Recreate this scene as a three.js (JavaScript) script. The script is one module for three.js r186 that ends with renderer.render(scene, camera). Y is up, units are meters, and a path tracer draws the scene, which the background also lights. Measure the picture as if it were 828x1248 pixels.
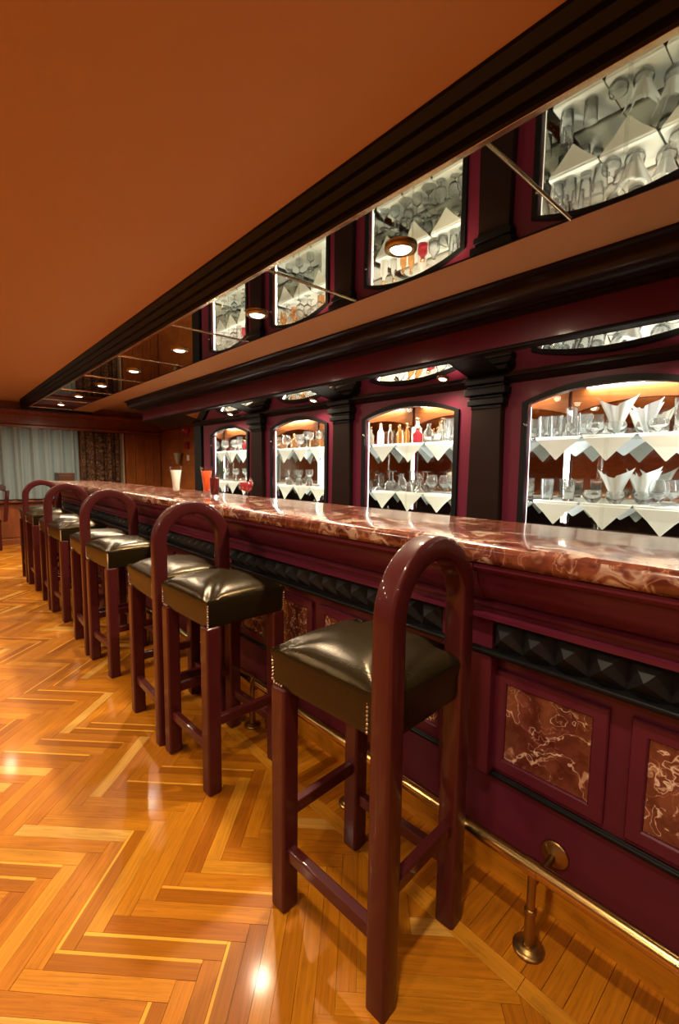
import * as THREE from 'three';
import { mergeGeometries, toCreasedNormals } from 'three/addons/utils/BufferGeometryUtils.js';
import { RoundedBoxGeometry } from 'three/addons/geometries/RoundedBoxGeometry.js';
import { RectAreaLightUniformsLib } from 'three/addons/lights/RectAreaLightUniformsLib.js';
import { ImprovedNoise } from 'three/addons/math/ImprovedNoise.js';

// ------------------------------------------------------------------ camera, sky, exposure
// World: x points from the camera to the bar, y up, -z runs along the bar. "a" below is the distance along the bar (a = -z).
const scene = new THREE.Scene();
const camera = new THREE.PerspectiveCamera(2 * Math.atan(624 / 553.15) * 180 / Math.PI, 828 / 1248, 0.05, 60);
camera.position.set(0, 1.32, 0);
camera.rotation.order = 'YXZ';
camera.rotation.set(-0.09533, -0.73212, 0.01117);
const renderer = new THREE.WebGLRenderer({ antialias: true });
renderer.toneMapping = THREE.LinearToneMapping;
renderer.toneMappingExposure = 1.0;
renderer.shadowMap.enabled = true;
RectAreaLightUniformsLib.init();
scene.background = new THREE.Color().setRGB(0.10, 0.15, 0.19);      // dusk sky outside the far window

const WARM = new THREE.Color().setRGB(1.0, 0.79, 0.53);
const NEUTRAL = new THREE.Color().setRGB(1.0, 0.95, 0.88);
const CANOPY_LAMP = 11, ROOM_LAMP = 8.5, BACK_LAMP = 2.2, CABINET_LAMP = 70, JAMB_LAMP = 125;

// ------------------------------------------------------------------ helpers
let seed = 12345;
const rnd = () => { seed = (seed * 1664525 + 1013904223) >>> 0; return seed / 4294967296; };
const rr = (a, b) => a + (b - a) * rnd();
const noise = new ImprovedNoise();
const N = (x, y, z = 0) => noise.noise(x, y, z);
const fbm = (x, y, o = 4, z = 3.7) => { let s = 0, a = 0.5; for (let i = 0; i < o; i++) { s += a * N(x, y, z + i * 7.3); x *= 2.03; y *= 2.03; a *= 0.5; } return s; };

const used = {};
function numbered(n) { if (!(n in used)) { used[n] = 0; return n; } used[n]++; return n + '_' + String(used[n]).padStart(3, '0'); }
function mark(o) { o.traverse(m => { if (m.isMesh) { m.castShadow = true; m.receiveShadow = true; } }); return o; }
function thing(name, label, category, [x, y, z] = [0, 0, 0], group, turn = 0) {
  const o = new THREE.Group(); o.name = numbered(name); o.position.set(x, y, z); o.rotation.y = turn;
  o.userData = { label, category }; if (group) o.userData.group = group;
  scene.add(o); return o;
}
function part(name, geo, mat, parent, label) {
  const m = new THREE.Mesh(geo, mat); m.name = name; m.castShadow = m.receiveShadow = true;
  if (label) m.userData.label = label; parent.add(m); return m;
}
function solo(name, geo, mat, label, category, pos = [0, 0, 0], group, turn = 0) {
  const m = new THREE.Mesh(geo, mat); m.name = numbered(name); m.castShadow = m.receiveShadow = true;
  m.position.set(...pos); m.rotation.y = turn; m.userData = { label, category }; if (group) m.userData.group = group; scene.add(m); return m;
}
function struct(name, geo, mat, label) {
  const m = new THREE.Mesh(geo, mat); m.name = name; m.castShadow = m.receiveShadow = true; m.userData = { kind: 'structure', label, category: 'structure' }; scene.add(m); return m;
}
function structGroup(name, label) { const g = new THREE.Group(); g.name = name; g.userData = { kind: 'structure', label, category: 'structure' }; scene.add(g); return g; }
function copyOf(o, pos, label, group, turn = 0) {
  const c = o.clone(); c.name = numbered(o.name.replace(/_\d{3}$/, '')); c.position.set(...pos); c.rotation.y = turn;
  c.userData = { label, category: o.userData.category }; if (group) c.userData.group = group; scene.add(c); return c;
}
// uv in metres from the dominant face direction
function boxUV(g0, k = 1) {
  const g = g0.index ? g0.toNonIndexed() : g0; const p = g.attributes.position, uv = new Float32Array(p.count * 2);
  const A = new THREE.Vector3(), B = new THREE.Vector3(), C = new THREE.Vector3(), n = new THREE.Vector3();
  for (let i = 0; i < p.count; i += 3) {
    A.fromBufferAttribute(p, i); B.fromBufferAttribute(p, i + 1); C.fromBufferAttribute(p, i + 2);
    n.copy(B).sub(A).cross(C.clone().sub(A)); const ax = Math.abs(n.x), ay = Math.abs(n.y), az = Math.abs(n.z);
    [A, B, C].forEach((v, j) => {
      let u, w;
      if (ay >= ax && ay >= az) { u = v.x; w = v.z; } else if (ax >= az) { u = v.y; w = v.z; } else { u = v.x; w = v.y; }
      uv[(i + j) * 2] = u * k; uv[(i + j) * 2 + 1] = w * k;
    });
  }
  g.setAttribute('uv', new THREE.BufferAttribute(uv, 2)); return g;
}
const clean = g => { const h = g.index ? g.toNonIndexed() : g; for (const k of Object.keys(h.attributes)) if (!['position', 'normal', 'uv', 'color'].includes(k)) h.deleteAttribute(k); return h; };
const merge = gs => mergeGeometries(gs.map(clean));
function box(x0, x1, y0, y1, a0, a1, r = 0.004) {      // box by its extents, edges rounded
  const w = x1 - x0, h = y1 - y0, d = a1 - a0;
  const g = r > 0 ? new RoundedBoxGeometry(w, h, d, 1, Math.min(r, w / 2.1, h / 2.1, d / 2.1)) : new THREE.BoxGeometry(w, h, d);
  g.translate((x0 + x1) / 2, (y0 + y1) / 2, -(a0 + a1) / 2); return boxUV(g);
}
function profile(pts, a0, a1) {                        // an (x, y) section run along the bar
  const s = new THREE.Shape(pts.map(p => new THREE.Vector2(p[0], p[1])));
  const g = new THREE.ExtrudeGeometry(s, { depth: a1 - a0, bevelEnabled: false, curveSegments: 6 }); g.translate(0, 0, -a1);
  return toCreasedNormals(boxUV(g), 0.6);
}
function sweepX(pts, x0, x1) {                         // an (a, y) section run across
  const s = new THREE.Shape(pts.map(p => new THREE.Vector2(p[0], p[1])));
  const g = new THREE.ExtrudeGeometry(s, { depth: x1 - x0, bevelEnabled: false, curveSegments: 6 }); g.rotateY(Math.PI / 2); g.translate(x0, 0, 0);
  return toCreasedNormals(boxUV(g), 0.6);
}
function arc(cx, cy, r, t0, t1, n = 8) { const o = []; for (let i = 0; i <= n; i++) { const t = t0 + (t1 - t0) * i / n; o.push([cx + r * Math.cos(t), cy + r * Math.sin(t)]); } return o; }
function lathe(pts, seg = 20) { return new THREE.LatheGeometry(pts.map(p => new THREE.Vector2(p[0], p[1])), seg); }
function cyl(r0, r1, h, seg = 20) { return new THREE.CylinderGeometry(r1, r0, h, seg); }

// ------------------------------------------------------------------ procedural textures
function tex(w, h, fn, srgb = true) {
  const d = new Uint8Array(w * h * 4);
  for (let j = 0; j < h; j++) for (let i = 0; i < w; i++) { const c = fn(i / w, j / h); const k = (j * w + i) * 4; d[k] = c[0]; d[k + 1] = c[1]; d[k + 2] = c[2]; d[k + 3] = 255; }
  const t = new THREE.DataTexture(d, w, h); t.wrapS = t.wrapT = THREE.RepeatWrapping; t.magFilter = THREE.LinearFilter; t.minFilter = THREE.LinearMipmapLinearFilter; t.generateMipmaps = true;
  if (srgb) t.colorSpace = THREE.SRGBColorSpace; t.needsUpdate = true; return t;
}
const cl = v => Math.max(0, Math.min(255, v));
const mix = (a, b, t) => [a[0] + (b[0] - a[0]) * t, a[1] + (b[1] - a[1]) * t, a[2] + (b[2] - a[2]) * t];
const sm = (a, b, x) => { const t = Math.max(0, Math.min(1, (x - a) / (b - a))); return t * t * (3 - 2 * t); };
// oak grain: v along the plank
const grainTex = tex(256, 512, (u, v) => {
  const w = fbm(u * 5, v * 1.2, 3, 1.1);
  const g = N(u * 46 + w * 6, v * 2.2, 5) * 0.5 + N(u * 110, v * 5, 9) * 0.35 + N(u * 14 + w * 5, v * 1.0, 2) * 0.5;
  const pore = N(u * 150, v * 11, 4) > 0.35 ? -22 : 0;
  const k = 226 + g * 42 + pore; return [cl(k), cl(k * 0.965), cl(k * 0.90)];
});
// the same oak with a pale sapwood edge along one side of the board (u across the board)
const sapTex = tex(128, 512, (u, v) => {
  const w = fbm(u * 2, v * 1.2, 3, 1.1); const g = N(u * 8 + w * 3, v * 2.2, 5) * 0.5 + N(u * 19, v * 5, 9) * 0.35; let k = 224 + g * 44; let c = [k, k * 0.965, k * 0.9];
  const e = 0.80 + 0.05 * N(v * 3, 2.5, 7); return c.map((q, i) => cl(u > e ? [255, 255, 255][i] : q * [0.80, 0.70, 0.36][i]));
});
// red breccia marble, 1 m tile
const counterMarble = tex(768, 768, (u, v) => {
  const x = u * 9, y = v * 9; const wx = fbm(x, y, 3, 1) * 1.4, wy = fbm(x, y, 3, 11) * 1.4;
  const big = fbm(x * 0.7 + wx, y * 0.7 + wy, 5, 21);
  let c = mix([94, 44, 33], [130, 72, 51], sm(-0.3, 0.35, big));
  c = mix(c, [70, 22, 16], sm(0.05, 0.3, fbm(x * 1.6 - wx, y * 1.6 + wy, 4, 31)) * 0.7);
  const cream = sm(0.08, 0.22, fbm(x * 1.1 + wx * 1.4, y * 1.1 - wy, 5, 41)); c = mix(c, [200, 182, 164], cream * 0.8);
  const vein = 1 - Math.abs(fbm(x * 1.3 + wx, y * 1.3 + wy, 4, 51)) * 26; c = mix(c, [214, 190, 164], Math.max(0, vein) * 0.45);
  return [cl(c[0]), cl(c[1]), cl(c[2])];
});
// rosso panel marble with white lightning veins
const panelMarble = tex(1024, 1024, (u, v) => {
  const x = u * 10, y = v * 10; const wx = fbm(x * 0.8, y * 0.8, 4, 61) * 1.9, wy = fbm(x * 0.8, y * 0.8, 4, 71) * 1.9;
  let c = mix([86, 38, 32], [122, 66, 54], sm(-0.35, 0.4, fbm(x * 1.2 + wx, y * 1.2 + wy, 5, 81)));
  c = mix(c, [74, 20, 17], sm(0.08, 0.32, fbm(x * 2.2, y * 2.2 + wx, 4, 91)) * 0.6);
  const n1 = Math.abs(fbm(x * 0.62 + wx * 0.9, y * 0.5 + wy * 0.9, 4, 101)); const n2 = Math.abs(fbm(x * 1.5 + wx, y * 1.1 - wy, 4, 111));
  const mask = sm(-0.12, 0.2, fbm(x * 0.5, y * 0.5, 2, 121));
  c = mix(c, [240, 224, 204], Math.max(0, 1 - n1 * 34) * 0.95); c = mix(c, [232, 208, 182], Math.max(0, 1 - n2 * 40) * 0.7 * mask);
  c = mix(c, [222, 192, 160], sm(0.2, 0.38, fbm(x * 0.9 - wx, y * 0.9 + wy, 5, 131)) * 0.7);
  return [cl(c[0]), cl(c[1]), cl(c[2])];
});
const wallGrain = tex(512, 512, (u, v) => {
  const w = fbm(u * 4, v * 1, 3, 6); const g = N(u * 40 + w * 9, v * 2, 15) * 0.55 + N(u * 9 + w * 6, v * 0.9, 12) * 0.7; const k = 214 + g * 50; return [cl(k), cl(k * 0.95), cl(k * 0.9)];
});
const drapeTex = tex(256, 256, (u, v) => {
  const a = fbm(u * 9 + fbm(u * 6, v * 6, 2, 5), v * 9, 4, 8); const b = Math.sin(u * 37 + fbm(u * 8, v * 8, 3, 2) * 9) * Math.sin(v * 31 + fbm(u * 7, v * 7, 3, 4) * 9);
  let c = [66, 38, 22]; c = mix(c, [120, 84, 44], sm(0.1, 0.5, b)); c = mix(c, [34, 20, 16], sm(0.02, 0.3, a)); return c;
});
const leatherBump = tex(256, 256, (u, v) => { const k = 128 + fbm(u * 40, v * 40, 3, 2) * 150; return [cl(k), cl(k), cl(k)]; }, false);
const plasterBump = tex(256, 256, (u, v) => { const k = 128 + fbm(u * 26, v * 26, 4, 9) * 150; return [cl(k), cl(k), cl(k)]; }, false);

// ------------------------------------------------------------------ materials
const lin = (r, g, b) => new THREE.Color().setRGB(r, g, b);
const std = o => new THREE.MeshStandardMaterial(o), phy = o => new THREE.MeshPhysicalMaterial(o);
const M = {};
M.oxblood = phy({ color: lin(0.094, 0.0105, 0.027), roughness: 0.4, specularIntensity: 0.45, clearcoat: 0.16, clearcoatRoughness: 0.1 });
M.stool = phy({ color: lin(0.062, 0.0085, 0.009), roughness: 0.45, specularIntensity: 0.3, clearcoat: 0.5, clearcoatRoughness: 0.05 });
M.black = phy({ color: lin(0.007, 0.007, 0.008), roughness: 0.42, specularIntensity: 0.28, clearcoat: 0.04, clearcoatRoughness: 0.1 });
M.stud = phy({ color: lin(0.014, 0.015, 0.017), roughness: 0.5, specularIntensity: 0.6, clearcoat: 0.08, clearcoatRoughness: 0.2 });
M.darkwood = phy({ color: lin(0.012, 0.006, 0.005), roughness: 0.36, specularIntensity: 0.32, clearcoat: 0.12, clearcoatRoughness: 0.1 });
M.leather = phy({ color: lin(0.014, 0.010, 0.004), roughness: 0.27, specularIntensity: 0.45, bumpMap: leatherBump, bumpScale: 0.0006, specularColor: lin(1, 0.67, 0.28), clearcoat: 0.04, clearcoatRoughness: 0.25 });
M.nail = std({ color: lin(0.55, 0.42, 0.3), metalness: 1, roughness: 0.3 });
M.brass = std({ color: lin(0.60, 0.42, 0.16), metalness: 1, roughness: 0.24 });
M.brassDark = std({ color: lin(0.36, 0.23, 0.08), metalness: 1, roughness: 0.34 });
M.gold = std({ color: lin(0.8, 0.55, 0.3), metalness: 1, roughness: 0.25 });
M.mirrorDim = std({ color: lin(0.44, 0.41, 0.32), metalness: 1, roughness: 0.02 });
M.mirror = std({ color: lin(0.74, 0.72, 0.66), metalness: 1, roughness: 0.015 });
M.ceiling = std({ color: lin(0.46, 0.252, 0.108), roughness: 0.95, bumpMap: plasterBump, bumpScale: 0.0006 });
M.wood = phy({ color: lin(0.46, 0.15, 0.036), roughness: 0.4, map: wallGrain, clearcoat: 0.4, clearcoatRoughness: 0.2 });
M.woodDark = phy({ color: lin(0.32, 0.092, 0.026), roughness: 0.4, map: wallGrain, clearcoat: 0.4, clearcoatRoughness: 0.2 });
M.marble = phy({ color: lin(1, 1, 1), map: counterMarble, roughness: 0.22, clearcoat: 0.7, clearcoatRoughness: 0.09 });
M.panelMarble = phy({ color: lin(1, 1, 1), map: panelMarble, roughness: 0.2, clearcoat: 0.5, clearcoatRoughness: 0.08 });
M.cloth = std({ color: lin(0.74, 0.82, 0.84), roughness: 0.9, side: THREE.DoubleSide });
M.cream = std({ color: lin(0.46, 0.38, 0.25), roughness: 0.6 });
M.glass = phy({ color: lin(1, 1, 1), transmission: 1, roughness: 0.02, thickness: 0.003, ior: 1.5 });
M.cutGlass = phy({ color: lin(0.97, 1, 1), transmission: 0.96, roughness: 0.03, thickness: 0.003, ior: 1.5 });
M.drinkGlass = phy({ color: lin(1, 1, 1), transmission: 1, roughness: 0.0, thickness: 0, ior: 1.45 });
M.walnut = phy({ color: lin(0.07, 0.025, 0.012), roughness: 0.4, map: wallGrain });
M.pane = phy({ color: lin(0.97, 0.98, 0.97), transmission: 1, roughness: 0.0, thickness: 0, ior: 1.45 });
M.shelfGlass = phy({ color: lin(0.85, 0.95, 0.9), transmission: 1, roughness: 0.02, thickness: 0.008, ior: 1.5 });
M.lamp = std({ color: lin(0.9, 0.85, 0.75), emissive: lin(1, 0.86, 0.66), emissiveIntensity: 9, roughness: 0.5 });
M.strip = std({ color: lin(0.85, 0.85, 0.82), emissive: lin(1, 0.95, 0.88), emissiveIntensity: 2.2, roughness: 0.5 });
M.chrome = std({ color: lin(0.7, 0.7, 0.68), metalness: 1, roughness: 0.15 });
M.red = phy({ color: lin(0.36, 0.006, 0.016), roughness: 0.35, clearcoat: 0.4 });
M.plastic = std({ color: lin(0.75, 0.68, 0.58), roughness: 0.5 });
M.sheer = phy({ color: lin(0.36, 0.46, 0.48), roughness: 0.95, transmission: 0.5, thickness: 0, side: THREE.DoubleSide });
M.drape = std({ color: lin(1, 1, 1), map: drapeTex, roughness: 0.9 });
const PLANK_TONES = [[0.53, 0.200, 0.009], [0.57, 0.225, 0.011], [0.47, 0.165, 0.007], [0.62, 0.275, 0.022], [0.40, 0.128, 0.005], [0.55, 0.210, 0.009], [0.70, 0.39, 0.08], [0.50, 0.182, 0.008]];
const plankMat = c => phy({ color: lin(...c), map: grainTex, roughness: 0.42, specularIntensity: 0.45, clearcoat: 0.10, clearcoatRoughness: 0.11 });
const plankMats = PLANK_TONES.map(plankMat);
const sapMats = [[0.70, 0.33, 0.035], [0.64, 0.285, 0.028]].map(c => { const m = plankMat(c); m.map = sapTex; return m; });
M.plankStuff = phy({ color: lin(1, 1, 1), vertexColors: true, map: grainTex, roughness: 0.42, specularIntensity: 0.45, clearcoat: 0.10, clearcoatRoughness: 0.11 });

// ------------------------------------------------------------------ key positions
const YM = 2.237, YC = 2.35;                           // canopy mirror, ceiling
const XW = 2.66, XBACK = 2.99;                         // cabinet fronts, their mirrored backs
const PERIOD = 1.357;
const A_NEAR = -3.2, A_FAR = 9.2, X_LEFT = -5.2, X_RIGHT = 3.46;
const BAR_END = 6.95, BAR_START = -1.4;
const BACK_END = 5.86;

// ------------------------------------------------------------------ room shell
struct('ceiling', merge([box(X_LEFT, 1.30, YC, YC + 0.15, A_NEAR, A_FAR, 0), box(1.30, X_RIGHT, YC + 0.0005, YC + 0.15, A_NEAR, A_FAR, 0)]), M.ceiling, 'terracotta painted flat ceiling');
struct('wall_left', box(X_LEFT - 0.15, X_LEFT, 0, YC, A_NEAR, A_FAR, 0), M.wood, 'brown wood wall on the room side');
struct('wall_near', box(X_LEFT, X_RIGHT, 0, YC, A_NEAR - 0.15, A_NEAR, 0), M.wood, 'brown wood wall behind the viewer');
const wr = structGroup('wall_right', 'orange brown wood wall behind the bar');
part('wall_body', box(X_RIGHT, X_RIGHT + 0.15, 0, YC, A_NEAR, A_FAR, 0), M.wood, wr);
for (const [a0, a1] of [[6.4, 7.24], [7.26, 8.24], [8.26, 9.17]]) part('panel', box(X_RIGHT - 0.02, X_RIGHT, 0.1, 2.02, a0, a1, 0.004), M.wood, wr);
part('frieze', box(X_RIGHT - 0.05, X_RIGHT, 2.03, 2.12, 5.9, A_FAR, 0.01), M.woodDark, wr);
const wf = structGroup('wall_far', 'brown wood end wall with a curtained window');
part('wall_body', merge([box(X_LEFT, X_RIGHT, 0, 0.74, A_FAR, A_FAR + 0.15, 0), box(X_LEFT, X_RIGHT, 2.0, YC, A_FAR, A_FAR + 0.15, 0), box(X_LEFT, -3.2, 0.74, 2.0, A_FAR, A_FAR + 0.15, 0), box(2.02, X_RIGHT, 0.74, 2.0, A_FAR, A_FAR + 0.15, 0)]), M.wood, wf);
for (const [x0, x1] of [[2.76, 2.95], [2.957, 3.13], [3.137, 3.29], [3.297, 3.43]]) part('panel', box(x0, x1, 0.1, 1.93, A_FAR - 0.02, A_FAR, 0.004), M.wood, wf);
for (let x = -3.2; x < 2.0; x += 0.87) part('panel', box(x, x + 0.85, 0.12, 0.68, A_FAR - 0.018, A_FAR, 0.004), M.woodDark, wf);
struct('trim_1', (() => { const g = sweepX([[A_FAR, 1.93], [A_FAR - 0.16, 1.93], [A_FAR - 0.16, 1.97], [A_FAR - 0.13, 1.99], [A_FAR - 0.13, 2.13], [A_FAR - 0.18, 2.17], [A_FAR - 0.18, 2.21], [A_FAR, 2.21]], X_LEFT, X_RIGHT - 0.05); return g; })(), M.woodDark, 'brown wood pelmet board running over the curtains');
struct('baseboard_far', box(X_LEFT, X_RIGHT - 0.03, 0, 0.09, A_FAR - 0.025, A_FAR, 0.005), M.woodDark, 'dark wood skirting under the far window');
const win = structGroup('window_1', 'wide window behind the sheer curtain');
part('window_frame', merge([box(-3.2, 2.02, 0.74, 0.80, A_FAR + 0.02, A_FAR + 0.1), box(-3.2, 2.02, 1.94, 2.0, A_FAR + 0.02, A_FAR + 0.1), ...[-3.2, -1.5, 0.2, 1.96].map(x => box(x, x + 0.06, 0.80, 1.94, A_FAR + 0.02, A_FAR + 0.1))]), M.woodDark, win);
for (const x of [-3.14, -1.44, 0.26]) part('pane', box(x, x + 1.66, 0.81, 1.93, A_FAR + 0.05, A_FAR + 0.056, 0), M.pane, win);
part('window_sill', box(-3.2, 1.98, 0.70, 0.74, A_FAR - 0.10, A_FAR + 0.02, 0.008), M.woodDark, win);

// ------------------------------------------------------------------ parquet
const floor = structGroup('floor', 'golden oak herringbone parquet floor');
part('floor_slab', box(X_LEFT, X_RIGHT, -0.15, -0.012, A_NEAR, A_FAR, 0), std({ color: lin(0.05, 0.02, 0.006), roughness: 0.9 }), floor);
{
  const W = 0.0515, n = 8, L = W * n, S0 = 1.081, T0 = 0.36, R2 = Math.SQRT1_2, gap = 0.0004, XB = 1.035;
  camera.updateMatrixWorld(true); camera.updateProjectionMatrix();
  const inv = camera.matrixWorldInverse.copy(camera.matrixWorld).invert();
  const list = [];
  const addPlank = (s0, s1, t0, t1, alongT) => {
    const cs = (s0 + s1) / 2, ct = (t0 + t1) / 2; const x = (cs - ct) * R2, a = (cs + ct) * R2;
    if (x < X_LEFT + 0.2 || x > 1.3 || a < A_NEAR + 0.2 || a > A_FAR - 0.05) return;
    // clip against the border strip: keep planks whose centre is left of it and trim the corner
    let poly = [[s0 + gap, t0 + gap], [s1 - gap, t0 + gap], [s1 - gap, t1 - gap], [s0 + gap, t1 - gap]].map(([s, t]) => [(s - t) * R2, (s + t) * R2]);
    const out = []; for (let i = 0; i < poly.length; i++) {
      const p = poly[i], q = poly[(i + 1) % poly.length]; const pi = p[0] <= XB, qi = q[0] <= XB;
      if (pi) out.push(p); if (pi !== qi) { const k = (XB - p[0]) / (q[0] - p[0]); out.push([XB, p[1] + (q[1] - p[1]) * k]); }
    }
    if (out.length < 3) return;
    list.push({ poly: out, alongT, x, a, s0, t0 });
  };
  const jr = Math.ceil(14 / W);
  for (let j = -jr; j < jr; j++) for (let k = -24; k < 24; k++) {
    // rows: plank along t covers t cells -j+16k .. +8 ; columns: plank along s
    const c = -j + 2 * n * k; addPlank(S0 + j * W, S0 + (j + 1) * W, T0 + c * W, T0 + c * W + L, true);
    const i = j, c2 = n - i + 2 * n * k; addPlank(S0 + c2 * W, S0 + c2 * W + L, T0 + i * W, T0 + (i + 1) * W, false);
  }
  const v = new THREE.Vector3();
  for (const q of list) {
    v.set(q.x, 0, -q.a).applyMatrix4(inv); const d = -v.z; let vis = false;
    if (d > 0.2) for (const [x, a] of q.poly) { v.set(x, 0, -a).applyMatrix4(inv); if (v.z < -0.1) { const u = 414 + 553 * v.x / -v.z, w = 624 - 553 * v.y / -v.z; if (u > 0 && u < 828 && w < 1248) vis = true; } }
    q.score = vis ? 1 / (d * d * d) : 0;
  }
  list.sort((p, q) => q.score - p.score);
  const plankGeo = (q, withColor, sap) => {
    const P = q.poly, m = P.length, pos = [], uv = [], y = 0, b = 0.0009, yb = -0.011;
    const cx = P.reduce((s, p) => s + p[0], 0) / m, ca = P.reduce((s, p) => s + p[1], 0) / m;
    const ins = P.map(([x, a]) => { const dx = cx - x, da = ca - a, l = Math.hypot(dx, da) || 1; return [x + dx / l * b, a + da / l * b]; });
    const ou = rnd() * 3, ov = rnd() * 3;
    const push = (p, yy) => { pos.push(p[0], yy, -p[1]); const s = (p[0] + p[1]) * R2, t = (p[1] - p[0]) * R2; const l = q.alongT ? t : s, w = q.alongT ? s : t; if (sap) { const w0 = q.alongT ? q.s0 : q.t0; uv.push(Math.min(0.98, Math.max(0.02, (w - w0) / W)), l * 1.3 + ov); } else uv.push(w * 3.2 + ou, l * 1.3 + ov); };
    for (let i = 1; i < m - 1; i++) { push(ins[0], y); push(ins[i], y); push(ins[i + 1], y); }
    for (let i = 0; i < m; i++) { const k = (i + 1) % m; push(P[i], y - b * 0.7); push(P[k], y - b * 0.7); push(ins[k], y); push(P[i], y - b * 0.7); push(ins[k], y); push(ins[i], y); push(P[i], yb); push(P[k], yb); push(P[k], y - b * 0.7); push(P[i], yb); push(P[k], y - b * 0.7); push(P[i], y - b * 0.7); }
    // orient upwards
    const g = new THREE.BufferGeometry(); g.setAttribute('position', new THREE.Float32BufferAttribute(pos, 3)); g.setAttribute('uv', new THREE.Float32BufferAttribute(uv, 2));
    const area = P.reduce((s, p, i) => { const r = P[(i + 1) % m]; return s + p[0] * r[1] - r[0] * p[1]; }, 0);
    if (area < 0) { for (let i = 0; i < pos.length; i += 9) for (let c = 0; c < 3; c++) { const t = pos[i + 3 + c]; pos[i + 3 + c] = pos[i + 6 + c]; pos[i + 6 + c] = t; } for (let i = 0; i < uv.length; i += 6) for (let c = 0; c < 2; c++) { const t = uv[i + 2 + c]; uv[i + 2 + c] = uv[i + 4 + c]; uv[i + 4 + c] = t; } g.setAttribute('position', new THREE.Float32BufferAttribute(pos, 3)); g.setAttribute('uv', new THREE.Float32BufferAttribute(uv, 2)); }
    g.computeVertexNormals();
    if (withColor) { const cc = PLANK_TONES[Math.floor(rnd() * PLANK_TONES.length * 0.999)], k = rr(0.9, 1.08), col = []; for (let i = 0; i < pos.length / 3; i++) col.push(cc[0] * k, cc[1] * k, cc[2] * k); g.setAttribute('color', new THREE.Float32BufferAttribute(col, 3)); }
    return g;
  };
  const tone = () => { const r = rnd(); return r < 0.07 ? 6 : r < 0.14 ? 3 : r < 0.24 ? 4 : [0, 1, 2, 5, 7][Math.floor(rnd() * 4.99)]; };
  list.slice(0, 300).forEach(q => { const sap = rnd() < 0.15; part('plank', plankGeo(q, false, sap), sap ? sapMats[rnd() < 0.5 ? 0 : 1] : plankMats[tone()], floor); });
  const st = part('parquet_planks', mergeGeometries(list.slice(300).map(q => plankGeo(q, true))), M.plankStuff, floor); st.userData.kind = 'stuff';
  // border: one long strip, then short boards laid across up to the bar
  for (let a = -1.4; a < 7.2; a += 0.62) part('border_strip', box(XB + 0.001, XB + 0.0505, -0.011, 0, a, a + 0.619, 0.001), plankMats[3], floor);
  for (let a = -1.4; a < 7.2; a += 0.0535) { part('border_plank', (() => { const g = box(XB + 0.0515, 1.33, -0.011, 0, a, a + 0.0525, 0.001); const uv = g.attributes.uv, p = g.attributes.position, o = rnd() * 3; for (let i = 0; i < uv.count; i++) uv.setXY(i, p.getZ(i) * 3.2 + o, p.getX(i) * 1.3 + o); return g; })(), plankMats[[0, 1, 2, 5, 7, 4][Math.floor(rnd() * 5.99)]], floor); }
}

// ------------------------------------------------------------------ ceiling canopy over the bar (structure hung from the ceiling)
const CAN_END = 8.75, CAN_START = -1.6;
const canopy = thing('ceiling_canopy', 'long black stepped canopy with mirrored underside hung above the bar', 'canopy');
{
  const pr = [[1.098, YC], [1.098, 2.338], [1.121, 2.319], [1.129, 2.319], [1.129, 2.306], [1.149, 2.288], [1.157, 2.288], [1.157, 2.273], [1.175, 2.254], [1.183, 2.254], [1.183, 2.236], [1.188, 2.230], [1.190, 2.230], [1.190, 2.2375], [1.28, 2.2375], [1.28, YC]];
  part('cornice', profile(pr, CAN_START, CAN_END), M.black, canopy);
  part('end_board', box(1.098, 2.12, 2.20, YC, CAN_END, CAN_END + 0.04), M.darkwood, canopy);
  part('gold_edge', box(1.190, 1.212, 2.2285, 2.2375, CAN_START, CAN_END - 0.005, 0.001), M.gold, canopy);
  for (let k = -2; k < 8; k++) {
    const a0 = 0.748 + 1.127 * k, a1 = Math.min(a0 + 1.127, CAN_END - 0.01); if (a0 > CAN_END - 0.05) break;
    part('mirror_panel', box(1.213, 1.790, YM, YM + 0.008, a0 + 0.001, a1 - 0.001, 0), M.mirrorDim, canopy);
    if (k >= -1) { const g = new THREE.CylinderGeometry(0.006, 0.006, 0.576, 8); g.rotateZ(Math.PI / 2); g.translate(1.5015, YM - 0.001, -a0); part('divider_strip', g, M.gold, canopy); }
  }
  part('back_bead', box(1.790, 1.797, 2.234, 2.245, CAN_START, CAN_END - 0.005, 0.001), M.black, canopy);
  part('orange_soffit', box(1.797, 2.12, 2.2365, 2.30, CAN_START, CAN_END, 0), M.ceiling, canopy, 'terracotta painted soffit strip');
}
// downlights let into the mirror
function downlight(x, y, a, r, label, group, power, color, angle = 1.48) {
  const t = thing('downlight', label, 'lamp', [x, y, -a], group);
  part('ring', lathe([[r * 0.62, 0.0], [r * 0.64, -r * 0.15], [r * 0.75, -r * 0.24], [r * 0.98, -r * 0.18], [r, 0.0]], 28), M.brassDark, t);
  part('lens', lathe([[0, -r * 0.32], [r * 0.3, -r * 0.30], [r * 0.52, -r * 0.25], [r * 0.63, -r * 0.15], [r * 0.64, 0]], 24), M.lamp, t);
  const L = new THREE.SpotLight(color, power, 0, angle, 0.75, 2); L.position.set(0, -0.034, 0); L.target.position.set(0, -1, 0); L.castShadow = true; L.shadow.radius = 2; t.add(L); t.add(L.target);
  return t;
}
const ORD = ['first', 'second', 'third', 'fourth', 'fifth', 'sixth', 'seventh', 'eighth', 'ninth', 'tenth', 'eleventh', 'twelfth', 'thirteenth', 'fourteenth'];
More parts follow.
